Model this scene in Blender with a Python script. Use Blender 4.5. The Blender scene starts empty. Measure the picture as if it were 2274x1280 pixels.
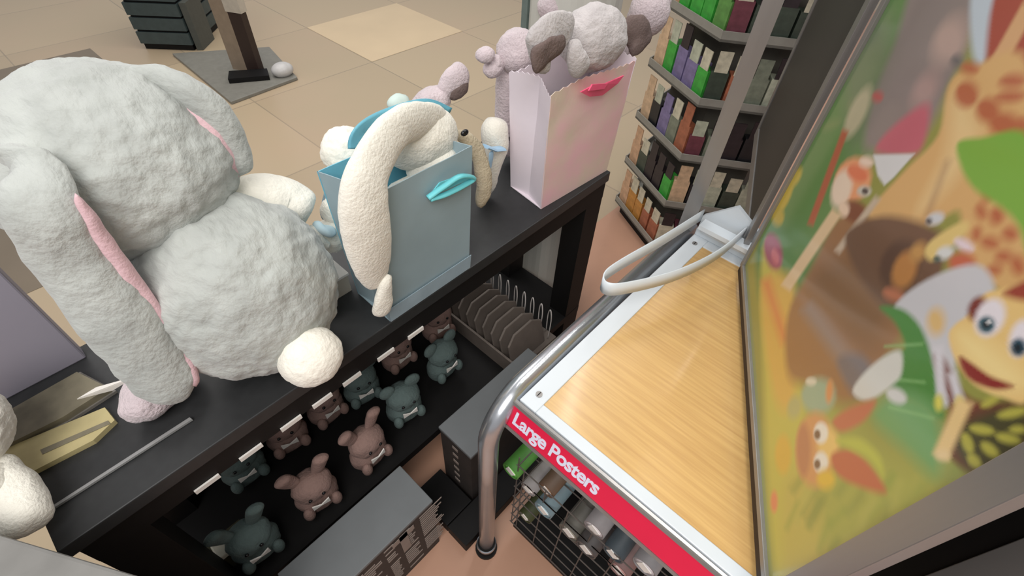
import bpy, bmesh, math, random
import numpy as np
from mathutils import Vector, Matrix, Euler, noise

R = math.radians
random.seed(7)
sc = bpy.context.scene
COL = sc.collection

# ------------------------------------------------------------------ camera
FPX, NX, NY, HC, AZ = 1100.0, 1070.0, 1660.0, 1.5, R(50)
d_ = Vector((NX - 1137, NY - 640, FPX)).normalized()      # "down" seen by the lens
up_ = -d_
fw_ = Vector((0, 0, 1)); fw_ = (fw_ - fw_.dot(up_) * up_).normalized()
rt_ = fw_.cross(up_)
if rt_.x < 0: rt_ = -rt_
ca, sa = math.cos(AZ), math.sin(AZ)
def lens_to_world(v):
    x, y, z = v.dot(rt_), v.dot(fw_), v.dot(up_)
    return Vector((x * ca + y * sa, -x * sa + y * ca, z))
CAM = Vector((0, 0, HC))
def ray(px, py): return lens_to_world(Vector((px - 1137, py - 640, FPX)))
def at(px, py, z):
    d = ray(px, py); return CAM + d * ((z - HC) / d.z)
def atv(px, py, v):
    d = ray(px, py); return CAM + d * (v / d.y)
def atu(px, py, u):
    d = ray(px, py); return CAM + d * (u / d.x)
cam_data = bpy.data.cameras.new('camera'); cam = bpy.data.objects.new('camera', cam_data); COL.objects.link(cam)
cam_data.sensor_width = 36; cam_data.lens = 36 * FPX / 2274; cam_data.clip_start = 0.02
cx, cy, cz = lens_to_world(Vector((1, 0, 0))), lens_to_world(Vector((0, -1, 0))), lens_to_world(Vector((0, 0, -1)))
M = Matrix((cx, cy, cz)).transposed().to_4x4(); M.translation = CAM
cam.matrix_world = M
sc.camera = cam

# ------------------------------------------------------------------ light
sc.view_settings.view_transform = 'Standard'; sc.view_settings.look = 'None'
sc.view_settings.exposure = 0.0; sc.view_settings.gamma = 1.0
try: sc.view_settings.use_curve_mapping = False
except Exception: pass
w = bpy.data.worlds.new('world'); sc.world = w; w.use_nodes = True
bg = w.node_tree.nodes['Background']; bg.inputs[0].default_value = (0.97, 0.97, 1.0, 1); bg.inputs[1].default_value = 0.37
def area(name, loc, sx, sy, power, color=(1, .965, .93), rot=(0, 0, 0)):
    l = bpy.data.lights.new(name, 'AREA'); l.shape = 'RECTANGLE'; l.size = sx; l.size_y = sy; l.energy = power; l.color = color
    o = bpy.data.objects.new(name, l); o.location = loc; o.rotation_euler = rot; COL.objects.link(o); return o
area('ceiling_strip_light', (2.55, 0.35, 3.2), 2.7, 0.10, 26, rot=(0, 0, R(24)))
area('ceiling_strip_light', (2.0, 0.95, 3.2), 2.7, 0.08, 16, rot=(0, 0, R(24)))
area('mall_ceiling_light', (1.2, 3.6, 3.6), 3.2, 3.2, 105)
area('shop_ceiling_light', (-0.95, -0.45, 2.75), 1.5, 1.5, 60, rot=(R(12), R(-22), 0))

# ------------------------------------------------------------------ materials
def lin(c):
    return tuple((x / 255 / 12.92) if x / 255 <= .04045 else ((x / 255 + .055) / 1.055) ** 2.4 for x in c) + (1.0,)
MATS = {}
def mat(name, rgb, rough=.6, metal=0, var=.08, scale=30, bump=0, bscale=200, spec=.5, sheen=0, coat=0, stretch=None, rgb2=None):
    if name in MATS: return MATS[name]
    m = bpy.data.materials.new(name); m.use_nodes = True; n = m.node_tree.nodes; L = m.node_tree.links
    b = n['Principled BSDF']; b.inputs['Roughness'].default_value = rough; b.inputs['Metallic'].default_value = metal
    b.inputs['Specular IOR Level'].default_value = spec
    if sheen: b.inputs['Sheen Weight'].default_value = sheen
    if coat: b.inputs['Coat Weight'].default_value = coat; b.inputs['Coat Roughness'].default_value = .12
    tc = n.new('ShaderNodeTexCoord'); mp = n.new('ShaderNodeMapping'); L.new(tc.outputs['Object'], mp.inputs[0])
    if stretch: mp.inputs['Scale'].default_value = stretch
    t = n.new('ShaderNodeTexNoise'); t.inputs['Scale'].default_value = scale; t.inputs['Detail'].default_value = 4
    L.new(mp.outputs[0], t.inputs['Vector'])
    r = n.new('ShaderNodeValToRGB'); c = lin(rgb)
    c2 = lin(rgb2) if rgb2 else tuple(min(1, x * (1 + var)) for x in c[:3]) + (1,)
    c1 = c if rgb2 else tuple(x * (1 - var) for x in c[:3]) + (1,)
    r.color_ramp.elements[0].position = .3; r.color_ramp.elements[1].position = .7
    r.color_ramp.elements[0].color = c1; r.color_ramp.elements[1].color = c2
    L.new(t.outputs['Fac'], r.inputs[0]); L.new(r.outputs[0], b.inputs['Base Color'])
    if bump:
        t2 = n.new('ShaderNodeTexNoise'); t2.inputs['Scale'].default_value = bscale; t2.inputs['Detail'].default_value = 3
        L.new(mp.outputs[0], t2.inputs['Vector'])
        bp = n.new('ShaderNodeBump'); bp.inputs['Strength'].default_value = bump; bp.inputs['Distance'].default_value = .01
        L.new(t2.outputs['Fac'], bp.inputs['Height']); L.new(bp.outputs[0], b.inputs['Normal'])
    MATS[name] = m; return m

grey_fur = mat('grey fur', (174, 178, 174), .95, var=.13, scale=22, bump=.35, bscale=120, sheen=.3, stretch=(1, .35, 1))
white_fur = mat('white fur', (242, 238, 226), .95, var=.04, scale=30, bump=.25, bscale=160, sheen=.3)
cream_fur = mat('cream fur', (232, 229, 218), .95, var=.05, scale=40, bump=.3, bscale=200, sheen=.3)
pink_in = mat('pink plush lining', (216, 182, 188), .9, var=.07, bump=.2)
lilac_fur = mat('lilac grey fur', (204, 190, 194), .95, var=.1, scale=30, bump=.5, bscale=180, sheen=.3)
silver_fur = mat('silver plush', (188, 182, 182), .8, var=.14, scale=20, bump=.4, bscale=160, sheen=.3)
darkfur = mat('dark taupe plush', (112, 96, 92), .9, var=.12, bump=.3)
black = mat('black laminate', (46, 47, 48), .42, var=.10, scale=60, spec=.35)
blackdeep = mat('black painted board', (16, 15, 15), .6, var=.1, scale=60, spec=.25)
chrome = mat('silver tube metal', (196, 200, 206), .25, metal=.85, var=.04)
alu = mat('brushed aluminium', (150, 148, 146), .38, metal=.6, var=.06, stretch=(1, 1, .1))
whitemetal = mat('white painted metal', (212, 220, 226), .35, var=.02, scale=10)
red = mat('red sign strip', (214, 30, 68), .35, var=.03, scale=12)
lettering = mat('pale blue white lettering', (214, 214, 232), .5, var=.02)
sky_blue = mat('blue paper bag', (146, 166, 174), .5, var=.07, scale=9, spec=.4)
turq = mat('turquoise ribbon', (112, 205, 214), .35, var=.06)
turq_in = mat('turquoise bag lining', (110, 182, 204), .5, var=.05)
pinkpaper = mat('pink printed paper', (244, 196, 204), .5, scale=11, rgb2=(230, 212, 194), spec=.4)
lilacpaper = mat('lilac white paper', (232, 222, 230), .5, var=.05, scale=9)
hotpink = mat('hot pink ribbon', (244, 96, 134), .4, var=.08)
paper = mat('beige paper card', (186, 176, 160), .7, var=.04)
whitepaper = mat('white paper', (226, 222, 216), .6, var=.03)
lavender = mat('lavender grey card', (150, 146, 158), .6, var=.03, scale=4)
teal = mat('teal grey plush', (90, 106, 104), .95, var=.12, bump=.3)
dusty = mat('dusty pink plush', (140, 114, 106), .95, var=.12, bump=.3)
boxgrey = mat('grey box lid', (104, 108, 110), .6, var=.05, scale=18)
taupe = mat('taupe folder card', (104, 95, 88), .7, var=.08)
wire = mat('white coated wire', (205, 200, 196), .4)
darkwire = mat('dark wire', (84, 78, 74), .5)
pillar_m = mat('pillar paint', (196, 196, 188), .6, var=.04, scale=3)
glassy = mat('green edge trim', (108, 122, 118), .3)
eye_m = mat('black bead eye', (20, 20, 22), .15)

def floor_mat():
    m = bpy.data.materials.new('mall floor tiles'); m.use_nodes = True; n = m.node_tree.nodes; L = m.node_tree.links
    b = n['Principled BSDF']; b.inputs['Roughness'].default_value = .32
    tc = n.new('ShaderNodeTexCoord')
    mp = n.new('ShaderNodeMapping'); mp.inputs['Location'].default_value = (-1.95, -3.04, 0); L.new(tc.outputs['Object'], mp.inputs[0])
    br = n.new('ShaderNodeTexBrick'); br.offset = 0; br.inputs['Scale'].default_value = 1
    br.inputs['Brick Width'].default_value = .86; br.inputs['Row Height'].default_value = .82; br.inputs['Mortar Size'].default_value = .004
    br.inputs['Color1'].default_value = lin((182, 164, 136)); br.inputs['Color2'].default_value = lin((171, 154, 128)); br.inputs['Mortar'].default_value = lin((150, 137, 116))
    L.new(mp.outputs[0], br.inputs['Vector'])
    no = n.new('ShaderNodeTexNoise'); no.inputs['Scale'].default_value = 1.3; no.inputs['Detail'].default_value = 5; L.new(tc.outputs['Object'], no.inputs['Vector'])
    mx = n.new('ShaderNodeMix'); mx.data_type = 'RGBA'; mx.blend_type = 'MIX'
    rr = n.new('ShaderNodeMapRange'); rr.inputs[1].default_value = .45; rr.inputs[2].default_value = .75; rr.inputs[4].default_value = .45
    L.new(no.outputs['Fac'], rr.inputs[0]); L.new(rr.outputs[0], mx.inputs['Factor'])
    L.new(br.outputs['Color'], mx.inputs[6]); mx.inputs[7].default_value = lin((188, 160, 136))
    L.new(mx.outputs[2], b.inputs['Base Color']); return m
shop_floor = mat('shop floor tiles', (184, 142, 118), .4, var=.05, scale=5)
inlay = mat('accent tile', (208, 186, 152), .32, var=.04, scale=3)
darkinlay = mat('dark inlay tile', (118, 106, 90), .4, var=.07, scale=3)

def wood_mat():
    m = bpy.data.materials.new('oak laminate'); m.use_nodes = True; n = m.node_tree.nodes; L = m.node_tree.links
    b = n['Principled BSDF']; b.inputs['Roughness'].default_value = .24; b.inputs['Coat Weight'].default_value = .25; b.inputs['Coat Roughness'].default_value = .1
    tc = n.new('ShaderNodeTexCoord'); mp = n.new('ShaderNodeMapping'); mp.inputs['Scale'].default_value = (60, 2.2, 1)
    L.new(tc.outputs['Object'], mp.inputs[0])
    t = n.new('ShaderNodeTexNoise'); t.inputs['Scale'].default_value = 3; t.inputs['Detail'].default_value = 6; L.new(mp.outputs[0], t.inputs['Vector'])
    r = n.new('ShaderNodeValToRGB'); r.color_ramp.elements[0].color = lin((198, 158, 100)); r.color_ramp.elements[1].color = lin((216, 178, 116))
    r.color_ramp.elements[0].position = .3; r.color_ramp.elements[1].position = .7
    L.new(t.outputs['Fac'], r.inputs[0]); L.new(r.outputs[0], b.inputs['Base Color']); return m
oak = wood_mat()

# ------------------------------------------------------------------ builders
def tag(o, label, cat, group=None):
    o['label'] = label; o['category'] = cat
    if group: o['group'] = group
    return o
def thing(name, label, cat, loc, group=None):
    o = bpy.data.objects.new(name, None); o.empty_display_size = .05; COL.objects.link(o); o.location = loc
    return tag(o, label, cat, group)
def origin_of(p):
    v = Vector((0, 0, 0))
    while p is not None: v += p.location; p = p.parent
    return v
def link(name, verts, faces, m, parent=None, smooth=False, org=None):
    """world-space vertices -> one mesh object"""
    if org is None: org = origin_of(parent) if parent else Vector((0, 0, 0))
    org = Vector(org)
    me = bpy.data.meshes.new(name); me.from_pydata([tuple(Vector(v) - org) for v in verts], [], faces)
    bm = bmesh.new(); bm.from_mesh(me); bmesh.ops.recalc_face_normals(bm, faces=bm.faces); bm.to_mesh(me); bm.free()
    if m: me.materials.append(m)
    if smooth: me.polygons.foreach_set('use_smooth', [True] * len(me.polygons))
    o = bpy.data.objects.new(name, me); COL.objects.link(o)
    if parent: o.parent = parent
    else: o.location = org
    return o
class MB:
    def __init__(s): s.v = []; s.f = []
    def add(s, vs, fs):
        k = len(s.v); s.v += [Vector(v) for v in vs]; s.f += [tuple(i + k for i in f) for f in fs]; return s
    def box(s, x0, x1, y0, y1, z0, z1):
        return s.add([(x0, y0, z0), (x1, y0, z0), (x1, y1, z0), (x0, y1, z0), (x0, y0, z1), (x1, y0, z1), (x1, y1, z1), (x0, y1, z1)],
                     [(0, 1, 2, 3), (4, 5, 6, 7), (0, 1, 5, 4), (1, 2, 6, 5), (2, 3, 7, 6), (3, 0, 4, 7)])
    def prism(s, pts, off):
        off = Vector(off); n = len(pts); a = [Vector(p) for p in pts]
        return s.add(a + [p + off for p in a], [tuple(range(n)), tuple(range(n, 2 * n))] + [(i, (i + 1) % n, n + (i + 1) % n, n + i) for i in range(n)])
    def tube(s, pts, r, n=12, flat=None, up=(0, 0, 1)):
        """pts: centre line; r number or list; flat: (a,b) list of half axes per point"""
        P = [Vector(p) for p in pts]; up = Vector(up); k = len(s.v); m = len(P)
        for i, p in enumerate(P):
            t = (P[min(i + 1, m - 1)] - P[max(i - 1, 0)]).normalized()
            a = t.cross(up)
            if a.length < 1e-3: a = t.cross(Vector((1, 0, 0)))
            a.normalize(); b = a.cross(t)
            ra, rb = (flat[i] if flat else ((r[i], r[i]) if isinstance(r, (list, tuple)) else (r, r)))
            for j in range(n):
                q = 2 * math.pi * j / n; s.v.append(p + a * ra * math.cos(q) + b * rb * math.sin(q))
        for i in range(m - 1):
            for j in range(n):
                s.f.append((k + i * n + j, k + i * n + (j + 1) % n, k + (i + 1) * n + (j + 1) % n, k + (i + 1) * n + j))
        s.f.append(tuple(k + j for j in range(n))); s.f.append(tuple(k + (m - 1) * n + j for j in range(n)))
        return s
    def ball(s, c, r, rot=None, sub=3, nz=0, nf=18, sq=1):
        bm = bmesh.new(); bmesh.ops.create_icosphere(bm, subdivisions=sub, radius=1)
        Rm = Euler(rot or (0, 0, 0)).to_matrix(); c = Vector(c); vs = []
        for v in bm.verts:
            p = v.co.copy(); q = Vector((p.x * r[0], p.y * r[1], p.z * r[2]))
            q = Rm @ q + c
            if nz:
                nn = (Rm @ p); q += nn * nz * (noise.noise(q * nf) + .6 * noise.noise(q * nf * 3.1))
            vs.append(q)
        fs = [tuple(v.index for v in f.verts) for f in bm.faces]; bm.free()
        return s.add(vs, fs)
    def build(s, name, m, parent=None, smooth=False, org=None): return link(name, s.v, s.f, m, parent, smooth, org)
def ball(name, c, r, m, parent=None, rot=None, sub=4, nz=0, nf=18): return MB().ball(c, r, rot, sub, nz, nf).build(name, m, parent, True)
def curve_pts(P, n=24):
    P = [Vector(p) for p in P]; out = []
    Q = [2 * P[0] - P[1]] + P + [2 * P[-1] - P[-2]]
    for i in range(1, len(Q) - 2):
        for k in range(n):
            t = k / n
            out.append(.5 * ((2 * Q[i]) + (-Q[i - 1] + Q[i + 1]) * t + (2 * Q[i - 1] - 5 * Q[i] + 4 * Q[i + 1] - Q[i + 2]) * t * t + (-Q[i - 1] + 3 * Q[i] - 3 * Q[i + 1] + Q[i + 2]) * t ** 3))
    out.append(P[-1]); return out
def lobe(name, pts, wd, th, m, parent, up=(0, 0, 1), n=10, nz=.003, taper=(.55, .95), ring=24):
    """soft flattened sausage: an ear, an arm or a foot"""
    C = curve_pts(pts, n); k = len(C); fl = []
    for i in range(k):
        t = i / (k - 1)
        e = math.sqrt(max(0.0, 1 - (max(0, (.14 - t) / .14)) ** 2)) if t < .14 else (math.sqrt(max(0.0, 1 - ((t - .8) / .2) ** 2)) if t > .8 else 1)
        s_ = (taper[0] + (taper[1] - taper[0]) * math.sin(min(1, t * 1.3) * math.pi / 2)) * max(e, .06)
        fl.append((wd * s_, th * s_))
    b = MB().tube(C, 0, ring, fl, up)
    for i, v in enumerate(b.v):
        b.v[i] = v + noise.noise_vector(v * 45) * nz
    return b.build(name, m, parent, True)
def bevel(o, w=.003, seg=2):
    md = o.modifiers.new('bevel', 'BEVEL'); md.width = w; md.segments = seg; md.limit_method = 'ANGLE'; return o
def copy_tree(o, parent=None):
    c = o.copy(); COL.objects.link(c)
    if parent: c.parent = parent
    for ch in list(o.children): copy_tree(ch, c)
    return c
def struct(o): o['kind'] = 'structure'; return o

# ------------------------------------------------------------------ setting
fo = struct(MB().box(-6, 9, .9, 12, -.05, 0).build('floor', floor_mat(), org=(0, 0, 0)))
struct(MB().box(-6, 9, -4, .9, -.05, 0).build('floor_shop', shop_floor))
struct(MB().box(1.955, 2.815, 3.045, 3.865, 0, .0015).build('trim_1', inlay))
struct(MB().box(-1.6, .66, 2.2, 4.46, 0, .0015).build('trim_2', darkinlay))

# pillar standing behind the table (round shaft with a square green-edged corner strip)
pil = thing('pillar', 'pale grey round pillar standing beside the right end of the black table', 'pillar', (1.170, .83, 0)); struct(pil)
b = MB(); n = 48; prof = []
for j in range(n):
    q = 2 * math.pi * j / n; rr = .118 * (1 + .018 * math.cos(q * 12)); prof.append((1.170 + rr * math.cos(q), .83 + rr * math.sin(q), 0.0))
b.prism(prof, (0, 0, 3.0)); b.build('shaft', pillar_m, pil)
q0 = at(1170, 20, 0); az = math.atan2(q0.y, q0.x); pc = Vector((math.cos(az), math.sin(az), 0)) * 1.455
MB().box(pc.x - .010, pc.x + .010, pc.y - .010, pc.y + .010, 0, 3.0).build('corner_strip', glassy, pil)

# ------------------------------------------------------------------ black display table
TZ = .75
tb = thing('display_table', 'black display table carrying the plush toys and gift bags', 'table', (.35, .72, 0))
bevel(MB().box(-.25, 1.035, .55, .895, TZ - .03, TZ).build('table_top', black, tb), .002)
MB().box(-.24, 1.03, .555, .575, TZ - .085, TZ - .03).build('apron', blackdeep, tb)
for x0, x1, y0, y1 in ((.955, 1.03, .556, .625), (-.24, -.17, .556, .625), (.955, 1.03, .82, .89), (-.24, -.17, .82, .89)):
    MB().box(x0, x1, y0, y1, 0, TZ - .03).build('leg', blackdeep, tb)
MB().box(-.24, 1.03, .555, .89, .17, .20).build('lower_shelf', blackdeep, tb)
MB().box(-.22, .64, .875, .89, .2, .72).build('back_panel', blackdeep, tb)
tag(MB().prism([at(81, 1158, TZ + .002), at(429, 934, TZ + .002), at(423, 930, TZ + .002), at(77, 1154, TZ + .002)], (0, 0, .004)).build('label_rail', mat('clear grey plastic', (140, 140, 140), .3), org=at(250, 1045, TZ)),
    'thin clear label rail lying along the black table top at its left front', 'rail')

# ------------------------------------------------------------------ big grey bunny
by = at(540, 800, TZ); by.z = TZ
bun = thing('plush_bunny', 'large grey plush bunny seen from behind with round white tail', 'plush toy', (.10, .68, TZ))
BC = at(545, 645, .905)
b = MB().ball(BC, (.140, .122, .155), (R(-6), R(-10), 0), 6, .006, 26)
bd = b.build('body', grey_fur, bun, True)
HC_ = at(258, 358, 1.10)
ball('head', HC_, (.150, .142, .122), grey_fur, bun, (R(10), R(8), 0), 6, .006, 24)
ball('tail', at(690, 792, .835), (.050, .046, .050), white_fur, bun, None, 5, .0015, 60)
lobe('arm', [at(505, 480, .99), at(560, 446, .99), at(620, 452, .965), at(672, 500, .93)], .054, .048, white_fur, bun)
lobe('arm', [at(460, 560, .98), at(380, 600, .98), at(300, 640, .96), at(250, 690, .93)], .042, .04, grey_fur, bun)
E1 = [at(165, 290, 1.10), at(85, 320, 1.16), at(85, 440, 1.16), at(165, 580, 1.08), at(262, 715, .99), at(355, 830, .89), at(405, 890, .83)]
lobe('ear', E1, .043, .024, grey_fur, bun, up=(.3, 1, .0), nz=.004, ring=32)
sh = Vector((.020, -.004, -.004))
E1p = [at(165, 430, 1.165), at(240, 550, 1.09), at(325, 670, 1.00), at(400, 780, .91), at(437, 860, .85)]
lobe('ear_lining', E1p, .012, .012, pink_in, bun, up=(.3, 1, .0), nz=.002)
E2 = [at(270, 230, 1.17), at(350, 185, 1.185), at(455, 235, 1.16), at(505, 320, 1.10), at(522, 392, 1.05)]
lobe('ear', E2, .040, .024, grey_fur, bun, up=(1, .2, .3), nz=.003)
E2p = [at(400, 215, 1.175), at(455, 270, 1.145), at(495, 340, 1.10), at(520, 398, 1.05)]
lobe('ear_lining', E2p, .018, .020, pink_in, bun, up=(1, .2, .3), nz=.002)
ball('foot', at(345, 860, .79), (.060, .04, .038), lilac_fur, bun, (0, 0, R(30)), 4, .004, 30)
MB().prism([at(172, 888, .79), at(215, 862, .80), at(300, 838, .81), at(250, 868, .79)], (0, 0, .002)).build('paper_tag', whitepaper, bun)

# left of the bunny
lv = thing('gift_box', 'tall lavender grey box at the left behind the large bunny ear', 'box', (-.24, .93, TZ - .0))
bevel(MB().box(-.40, -.115, .86, .89, TZ, 1.06).build('box_body', lavender, lv), .003)
MB().box(-.402, -.113, .859, .891, 1.045, 1.064).build('lid', lavender, lv)
pk = thing('flat_package', 'flat grey package with printed cover lying left of the bunny', 'package', at(110, 900, TZ))
def flat_quad(name, px, z, th, m, parent):
    return MB().prism([at(x, y, z) for x, y in px], (0, 0, th)).build(name, m, parent)
brownpr = mat('olive brown print', (112, 106, 88), .6, var=.3, scale=25)
yellowpr = mat('pale yellow print', (176, 164, 120), .6, var=.15, scale=20)
flat_quad('cover', [(5, 935), (180, 835), (250, 870), (150, 935), (20, 1000)], TZ + .006, .012, brownpr, pk)
MB().prism([at(x, y, TZ + .0005) for x, y in [(0, 940), (182, 830), (262, 872), (150, 945), (15, 1010)]], (0, 0, .0055)).build('backing', mat('grey card', (120, 116, 110)), pk)
pk2 = thing('yellow_booklet', 'pale yellow printed booklet lying on the black table corner', 'booklet', at(130, 980, TZ))
flat_quad('cover', [(5, 1010), (240, 912), (262, 940), (215, 985), (70, 1060), (0, 1065)], TZ + .0005, .010, yellowpr, pk2)
flat_quad('stripe', [(90, 1000), (240, 935), (246, 942), (95, 1010)], TZ + .0105, .001, brownpr, pk2)
wl = thing('plush_toy', 'white plush toy cropped by the left picture edge', 'plush toy', at(-20, 1120, TZ))
ball('body', at(-55, 1110, .80), (.055, .05, .05), cream_fur, wl, None, 5, .004, 30)
lobe('foot', [at(-20, 1020, .82), at(30, 1100, .80), at(60, 1190, .785)], .034, .028, cream_fur, wl)
ball('head', at(-110, 960, .87), (.06, .06, .06), cream_fur, wl, None, 5, .004, 30)
gs = thing('display_plinth', 'light grey display plinth at the bottom left below the table corner', 'plinth', at(120, 1300, .45))
gs.location.z = 0
c1, c2 = at(-120, 1165, .85), at(330, 1300, .85)
dirx = (c2 - c1).normalized(); nrm = Vector((dirx.y, -dirx.x, 0))
if nrm.dot(c1) > 0: nrm = -nrm
p4 = [c1, c2, c2 + nrm * .16, c1 + nrm * .16]
bevel(MB().prism([Vector((p.x, p.y, .012)) for p in p4], (0, 0, .838)).build('plinth_body', mat('light grey plastic', (120, 119, 116), .5), gs), .006)
rim = [p + (p - sum(p4, Vector()) / 4).normalized() * .008 for p in p4]
bevel(MB().prism([Vector((p.x, p.y, .85)) for p in rim], (0, 0, .014)).build('lid', mat('light grey plastic', (120, 119, 116), .5), gs), .004)
MB().prism([Vector((p.x, p.y, .0)) for p in rim], (0, 0, .012)).build('base', mat('light grey plastic', (120, 119, 116), .5), gs)

# ------------------------------------------------------------------ gift bags
def gift_bag(name, label, A, B, D, h, m_front, m_side, m_in, flare=.012, zig=0, gusset=.02):
    """A front corner, B far right corner, D left/back corner (xy). open-topped paper bag with gusseted sides"""
    A, B, D = Vector((*A, TZ + .001)), Vector((*B, TZ + .001)), Vector((*D, TZ + .001)); Cc = B + (D - A)
    root = thing(name, label, 'gift bag', (A + Cc) / 2); t = .0015
    up = Vector((0, 0, h)); ctr = (A + Cc) / 2
    fl = lambda p: p + (p - ctr).normalized() * flare + up
    def panel(nm, P, Q, m, mid=0, hh=1.0):
        N = 24; vs = []; K = 14; nrm = Vector(((Q - P).y, -(Q - P).x, 0)).normalized()
        if nrm.dot(P - ctr) < 0: nrm = -nrm
        for layer in (0, -t):
            for j in range(K + 1):
                for i in range(N + 1):
                    s_, r_ = i / N, j / K
                    p = P.lerp(Q, s_).lerp(fl(P).lerp(fl(Q), s_), r_ * hh)
                    if j == K and zig: p.z += zig * (1 if i % 2 else -1) * .5 + .006 * math.sin(s_ * 5)
                    fold = -mid * (1 - abs(2 * s_ - 1)) * (.35 + .65 * r_)
                    p += nrm * (fold + layer + .0025 * noise.noise(p * 14) * r_)
                    vs.append(p)
        fs = []; W = N + 1; off = (K + 1) * W
        for l in (0, off):
            for j in range(K):
                for i in range(N): fs.append((l + j * W + i, l + j * W + i + 1, l + (j + 1) * W + i + 1, l + (j + 1) * W + i))
        for i in range(N):
            for j in (0, K): fs.append((j * W + i, j * W + i + 1, off + j * W + i + 1, off + j * W + i))
        for j in range(K):
            for i in (0, N): fs.append((j * W + i, (j + 1) * W + i, off + (j + 1) * W + i, off + j * W + i))
        return link(nm, vs, fs, m, root, False)
    panel('front_panel', A, B, m_front); panel('side_panel', D, A, m_side, gusset); panel('back_panel', Cc, D, m_in); panel('side_panel', B, Cc, m_side, gusset)
    MB().prism([A, B, Cc, D], (0, 0, .002)).build('bottom', m_side, root)
    return root
bb = gift_bag('gift_bag', 'pale blue gift bag with turquoise ribbon handle holding a white bunny', (.303, .553), (.512, .553), (.303, .655), .29, sky_blue, sky_blue, turq_in)
# folded band at the bottom of the front panel
MB().prism([(.303, .5505, TZ + .003), (.512, .5505, TZ + .003), (.514, .5485, TZ + .04), (.302, .5485, TZ + .04)], (0, -.0012, 0)).build('base_fold', mat('pale blue fold', (150, 170, 182), .5), bb)
rp = [atv(888, 415, .546), atv(950, 405, .546), atv(1010, 395, .545), atv(1050, 385, .544)]
MB().tube(curve_pts([atv(950, 440, .54), atv(985, 415, .535), atv(1022, 392, .53), atv(1052, 396, .535), atv(1030, 412, .535), atv(990, 432, .535), atv(955, 443, .54)], 8), 0, 8,
          [(.004, .006)] * 49, up=(0, 1, 0)).build('ribbon_handle', turq, bb, True)
MB().prism([atv(948, 440, .548), atv(975, 405, .548), atv(1030, 385, .548), atv(1046, 395, .548)], (0, -.002, 0)).build('ribbon_bow', turq, bb)
bh = thing('ribbon_loop', 'wide turquoise paper handle rising behind the white bunny', 'handle', at(860, 300, TZ))
bpy.data.objects.remove(bh)
hl = [atv(795, 330, .655), atv(805, 292, .655), atv(860, 262, .655), atv(935, 243, .655), atv(990, 262, .655)]
MB().tube(curve_pts(hl, 8), 0, 8, [(.022, .002)] * 33, up=(0, 0.9, .3)).build('handle', turq_in, bb, True)

wb = thing('plush_bunny', 'cream plush bunny with long ear hanging out of the blue gift bag', 'plush toy', (.42, .62, TZ + .003))
ball('head', atv(930, 305, .625), (.078, .052, .056), cream_fur, wb, (0, R(12), 0), 5, .002, 40)
ball('muzzle', atv(965, 368, .60), (.054, .040, .040), cream_fur, wb, None, 5, .002, 40)
ball('body', (.412, .606, .875), (.088, .044, .12), cream_fur, wb, None, 4, .003, 40)
lobe('ear', [atv(1000, 290, .635), atv(950, 268, .60), atv(880, 290, .565), atv(825, 370, .54), atv(808, 450, .528), atv(820, 540, .53), atv(838, 640, .545)], .043, .020, cream_fur, wb, up=(0, 1, 0), nz=.0015)
lobe('ear', [atv(1010, 290, .64), atv(1055, 330, .62), atv(1075, 400, .60), atv(1068, 460, .60)], .020, .014, mat('beige plush', (196, 184, 160), .95, bump=.4), wb, up=(0, 1, 0))
ball('eye', atv(1032, 295, .59), (.009, .005, .006), eye_m, wb, None, 2)
lobe('foot', [atv(860, 610, .530), atv(852, 660, .533), atv(846, 700, .54)], .020, .013, cream_fur, wb, up=(0, 1, 0))

pom = tag(ball('pompom', (0, 0, 0), (1, 1, 1), white_fur), '', '')
bpy.data.objects.remove(pom)
pp = thing('plush_lamb', 'round white plush ball head peeping beside the blue gift bag', 'plush toy', (.37, .76, TZ))
ball('head', atv(765, 335, .745), (.042, .04, .042), white_fur, pp, None, 5, .003, 50)
lobe('body', [atv(760, 370, .74), atv(755, 430, .75), atv(745, 500, .76)], .035, .032, mat('pale blue plush', (150, 178, 190), .95, bump=.3), pp)
ws = thing('plush_rabbit', 'small white plush with pale blue collar sitting on a beige box', 'plush toy', at(735, 545, .80))
ball('body', atv(742, 520, .72), (.040, .032, .034), cream_fur, ws, None, 4, .003, 50)
ball('head', atv(748, 465, .725), (.030, .028, .028), cream_fur, ws, None, 4, .003, 50)
lobe('collar', [atv(700, 490, .70), atv(715, 510, .69), atv(745, 515, .69)], .012, .010, mat('ice blue plush', (196, 218, 226), .9), ws)
lobe('paw', [atv(690, 500, .70), atv(705, 530, .69), atv(725, 548, .69)], .014, .012, cream_fur, ws)
bx = thing('beige_box', 'small beige paper box under the white plush beside the blue bag', 'box', (.30, .72, TZ))
bevel(MB().box(.235, .300, .672, .735, TZ, TZ + .045).build('box_body', paper, bx), .001)
MB().box(.233, .302, .670, .737, TZ + .045, TZ + .05).build('lid', whitepaper, bx)

# small pale plush behind the blue bag
kb = thing('plush_koala', 'small lilac plush with dark ear lying behind the blue bag', 'plush toy', (.68, .80, TZ))
ball('body', atv(955, 232, .80), (.055, .035, .032), lilac_fur, kb, (0, R(-15), 0), 4, .004, 40)
lobe('ear', [atv(985, 215, .79), atv(1005, 185, .79), atv(1030, 165, .80)], .036, .026, lilac_fur, kb, up=(0, 1, 0))
lobe('ear_lining', [atv(1000, 218, .775), atv(1018, 200, .775), atv(1038, 180, .785)], .020, .012, darkfur, kb, up=(0, 1, 0))
ball('paw', atv(885, 228, .79), (.024, .02, .016), mat('mint plush', (196, 212, 206), .9), kb, None, 3, .002, 60)
lobe('body', [atv(950, 245, .80), (.64, .80, .86), (.64, .80, TZ + .02)], .045, .04, lilac_fur, kb)

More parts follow.
